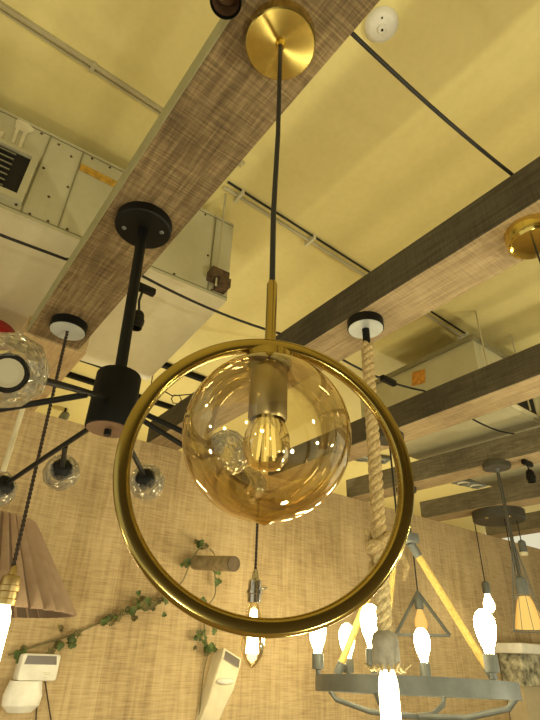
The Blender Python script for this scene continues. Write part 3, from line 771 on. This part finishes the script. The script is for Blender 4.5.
def cluster(x, h, r, n, s=.03):
    for _ in range(n):
        leaf(mb, (x+random.gauss(0,r), -.03-random.uniform(0,.03), h+random.gauss(0,r*.6)), random.uniform(.7,1.25)*s, 0 if random.random() < .7 else 1)
cluster(.56,-.005,.015,3,.04); cluster(.645,.02,.014,4,.032); cluster(.69,.03,.01,3,.032); cluster(.80,.112,.014,3,.024); cluster(.85,.128,.014,3,.024); cluster(.90,.15,.014,4,.024); cluster(.935,.178,.022,11,.026); cluster(.985,.165,.022,6,.026)
cluster(1.05,.195,.01,3,.028); cluster(1.115,.345,.008,4,.028); cluster(1.18,.428,.012,13,.024); cluster(1.275,.335,.006,2,.026); cluster(1.285,.28,.006,2,.026)
cluster(1.225,.205,.006,2,.022); cluster(1.225,.075,.018,8,.024); cluster(1.275,.095,.006,2,.024); cluster(1.275,.03,.014,7,.026); cluster(1.205,.03,.008,2,.022)
for _ in range(14):
    p = random.choice(main[:60]); leaf(mb, p+Vector((random.gauss(0,.012),-.015,random.gauss(0,.012))), .028, 1)
mb.build('leaves', [M['leaf'], M['leaf2']], ivy, smooth=False)

sw = thing('solar_wall_light', 'white boxy solar wall light with round frosted lens below the ivy', 'wall light', (.595,2.1,EYE-.06))
sw.scale = (.86,.55,.75)
Rx = Matrix.Rotation(-.45, 3, 'X')
MB().bevbox((-.075,-.13,-.035),(.075,-.015,.07),.012).build('housing', M['white'], sw)
mb = MB(); mb.add([(-.062,-.1315,.028),(.062,-.1315,.028),(.056,-.1315,.062),(-.056,-.1315,.062)], [(0,1,2,3)]); mb.build('solar_panel', M['panel'], sw, smooth=False)
MB().lathe([(0,-.155),(.045,-.15),(.068,-.125),(.072,-.09),(.060,-.035),(0,-.035)], (-.03,-.078,0), n=32).build('lens', M['white_lens'], sw)
mb = MB()
for x, z, w in ((.03,-.003,.014),(.034,-.009,.01),(.028,-.020,.006)): mb.box((x-w,-.1318,z-.0012),(x+w,-.130,z+.0012))
mb.build('print', M['sheet'], sw, smooth=False)
MB().box((-.04,-.016,-.03),(.04,0,.05)).build('wall_bracket', M['white'], sw, smooth=False)
mb = MB(); mb.tube([(.03,-.02,-.03),(.045,-.015,-.14),(.07,-.012,-.30)], .0025, 6); mb.tube([(.05,-.02,-.03),(.10,-.015,-.16),(.155,-.012,-.30)], .0025, 6); mb.build('wire', M['cord_brown'], sw)

wd = thing('wedge_wall_light', 'tall beige wedge-shaped wall light with a dark panel on its top', 'wall light', (1.335,2.1,EYE-.115))
wd.scale = (.8,.8,.95)
Rt = Matrix.Rotation(.33, 3, 'Y')
def wedge():
    # side profile (y, z), extruded in x with a rounded nose
    prof = [(0,.135),(-.085,.145),(-.092,.12),(-.085,.03),(-.06,-.06),(-.022,-.155),(0,-.16)]
    vs = []; fs = []; xs = [-.066,-.060,.060,.066]; ins = [.9,1,1,.9]
    for x, k in zip(xs, ins): vs += [Rt @ Vector((x*(1 if z > -.05 else .82), y*k, z*k)) for y, z in prof]
    m = len(prof)
    for i in range(3):
        for k in range(m): fs.append((i*m+k, i*m+(k+1) % m, (i+1)*m+(k+1) % m, (i+1)*m+k))
    fs.append(tuple(range(m-1,-1,-1))); fs.append(tuple(range(3*m, 4*m)))
    return MB().add(vs, fs)
wedge().build('housing', M['beige'], wd)
mb = MB(); mb.add([Rt @ Vector(p) for p in ((-.05,-.0985,.105),(.05,-.0985,.105),(.05,-.0905,.138),(-.05,-.0905,.138))], [(0,1,2,3)]); mb.build('solar_panel', M['panel'], wd, smooth=False)
mb = MB().sphere(Rt @ Vector((0,-.086,.035)), .055, 24, 12, sq=(1,.35,.25)); mb.build('sensor_lens', M['white'], wd)

lg = thing('stone_counter', 'counter with white top slab over a stone-clad band at the right edge', 'counter', (0,2.09,EYE))
MB().bevbox((3.45,-.20,.075),(4.9,0,.135),.012).build('top_slab', M['white'], lg)
MB().bevbox((3.50,-.15,-.10),(4.9,0,.075),.008).build('stone_front', M['stone'], lg)
MB().box((3.52,-.12,-EYE),(4.9,0,-.10)).build('counter_body', M['counter'], lg, smooth=False)

# ------------------------------------------------------------------ lights
def point(loc, energy, color=(1,.92,.60), r=.06):  # unseen fill light added to brighten the room, not a lamp fitting
    l = bpy.data.lights.new('lamp', 'POINT'); l.energy = energy; l.color = color; l.shadow_soft_size = r
    o = bpy.data.objects.new('fill_light', l); col.objects.link(o); o.location = loc; return o
for p, e in (((-.9,-.9,1.15),24), ((1.3,-1.2,1.2),40), ((2.6,.2,1.25),22), ((.7,.5,.9),9), ((-.8,1.0,1.2),8), ((1.2,3.0,1.8),22), ((3.6,2.9,1.8),24), ((.3,-.6,1.0),14), ((2.0,-.7,1.5),12)):
    point(p, e*1.35, r=.045)
w = bpy.data.worlds.new('world'); scene.world = w; w.use_nodes = True
nt = w.node_tree; nt.nodes.clear()
bg = nt.nodes.new('ShaderNodeBackground'); wo = nt.nodes.new('ShaderNodeOutputWorld'); nt.links.new(bg.outputs[0], wo.inputs[0])
bg.inputs['Color'].default_value = (1,.92,.62,1); bg.inputs['Strength'].default_value = .75

# ------------------------------------------------------------------ camera
f, pit, rol, az = 500., .538560606, .034337521, .641000799
F = Vector((math.sin(az)*math.cos(pit), math.cos(az)*math.cos(pit), math.sin(pit)))
R = Vector((math.cos(az), -math.sin(az), 0)); U = R.cross(F)
R2 = R*math.cos(rol)+U*math.sin(rol); U2 = -R*math.sin(rol)+U*math.cos(rol)
cam = bpy.data.cameras.new('camera'); co = bpy.data.objects.new('camera', cam); col.objects.link(co)
co.matrix_world = Matrix(((R2.x,U2.x,-F.x,0),(R2.y,U2.y,-F.y,0),(R2.z,U2.z,-F.z,EYE),(0,0,0,1)))
cam.sensor_fit = 'VERTICAL'; cam.sensor_height = 24; cam.lens = f/720*24; cam.clip_start = .02
scene.camera = co
scene.view_settings.view_transform = 'Standard'; scene.view_settings.look = 'None'; scene.view_settings.exposure = 0.
scene.cycles.max_bounces = 12; scene.cycles.transparent_max_bounces = 24; scene.cycles.transmission_bounces = 12
scene.cycles.sample_clamp_indirect = 6.
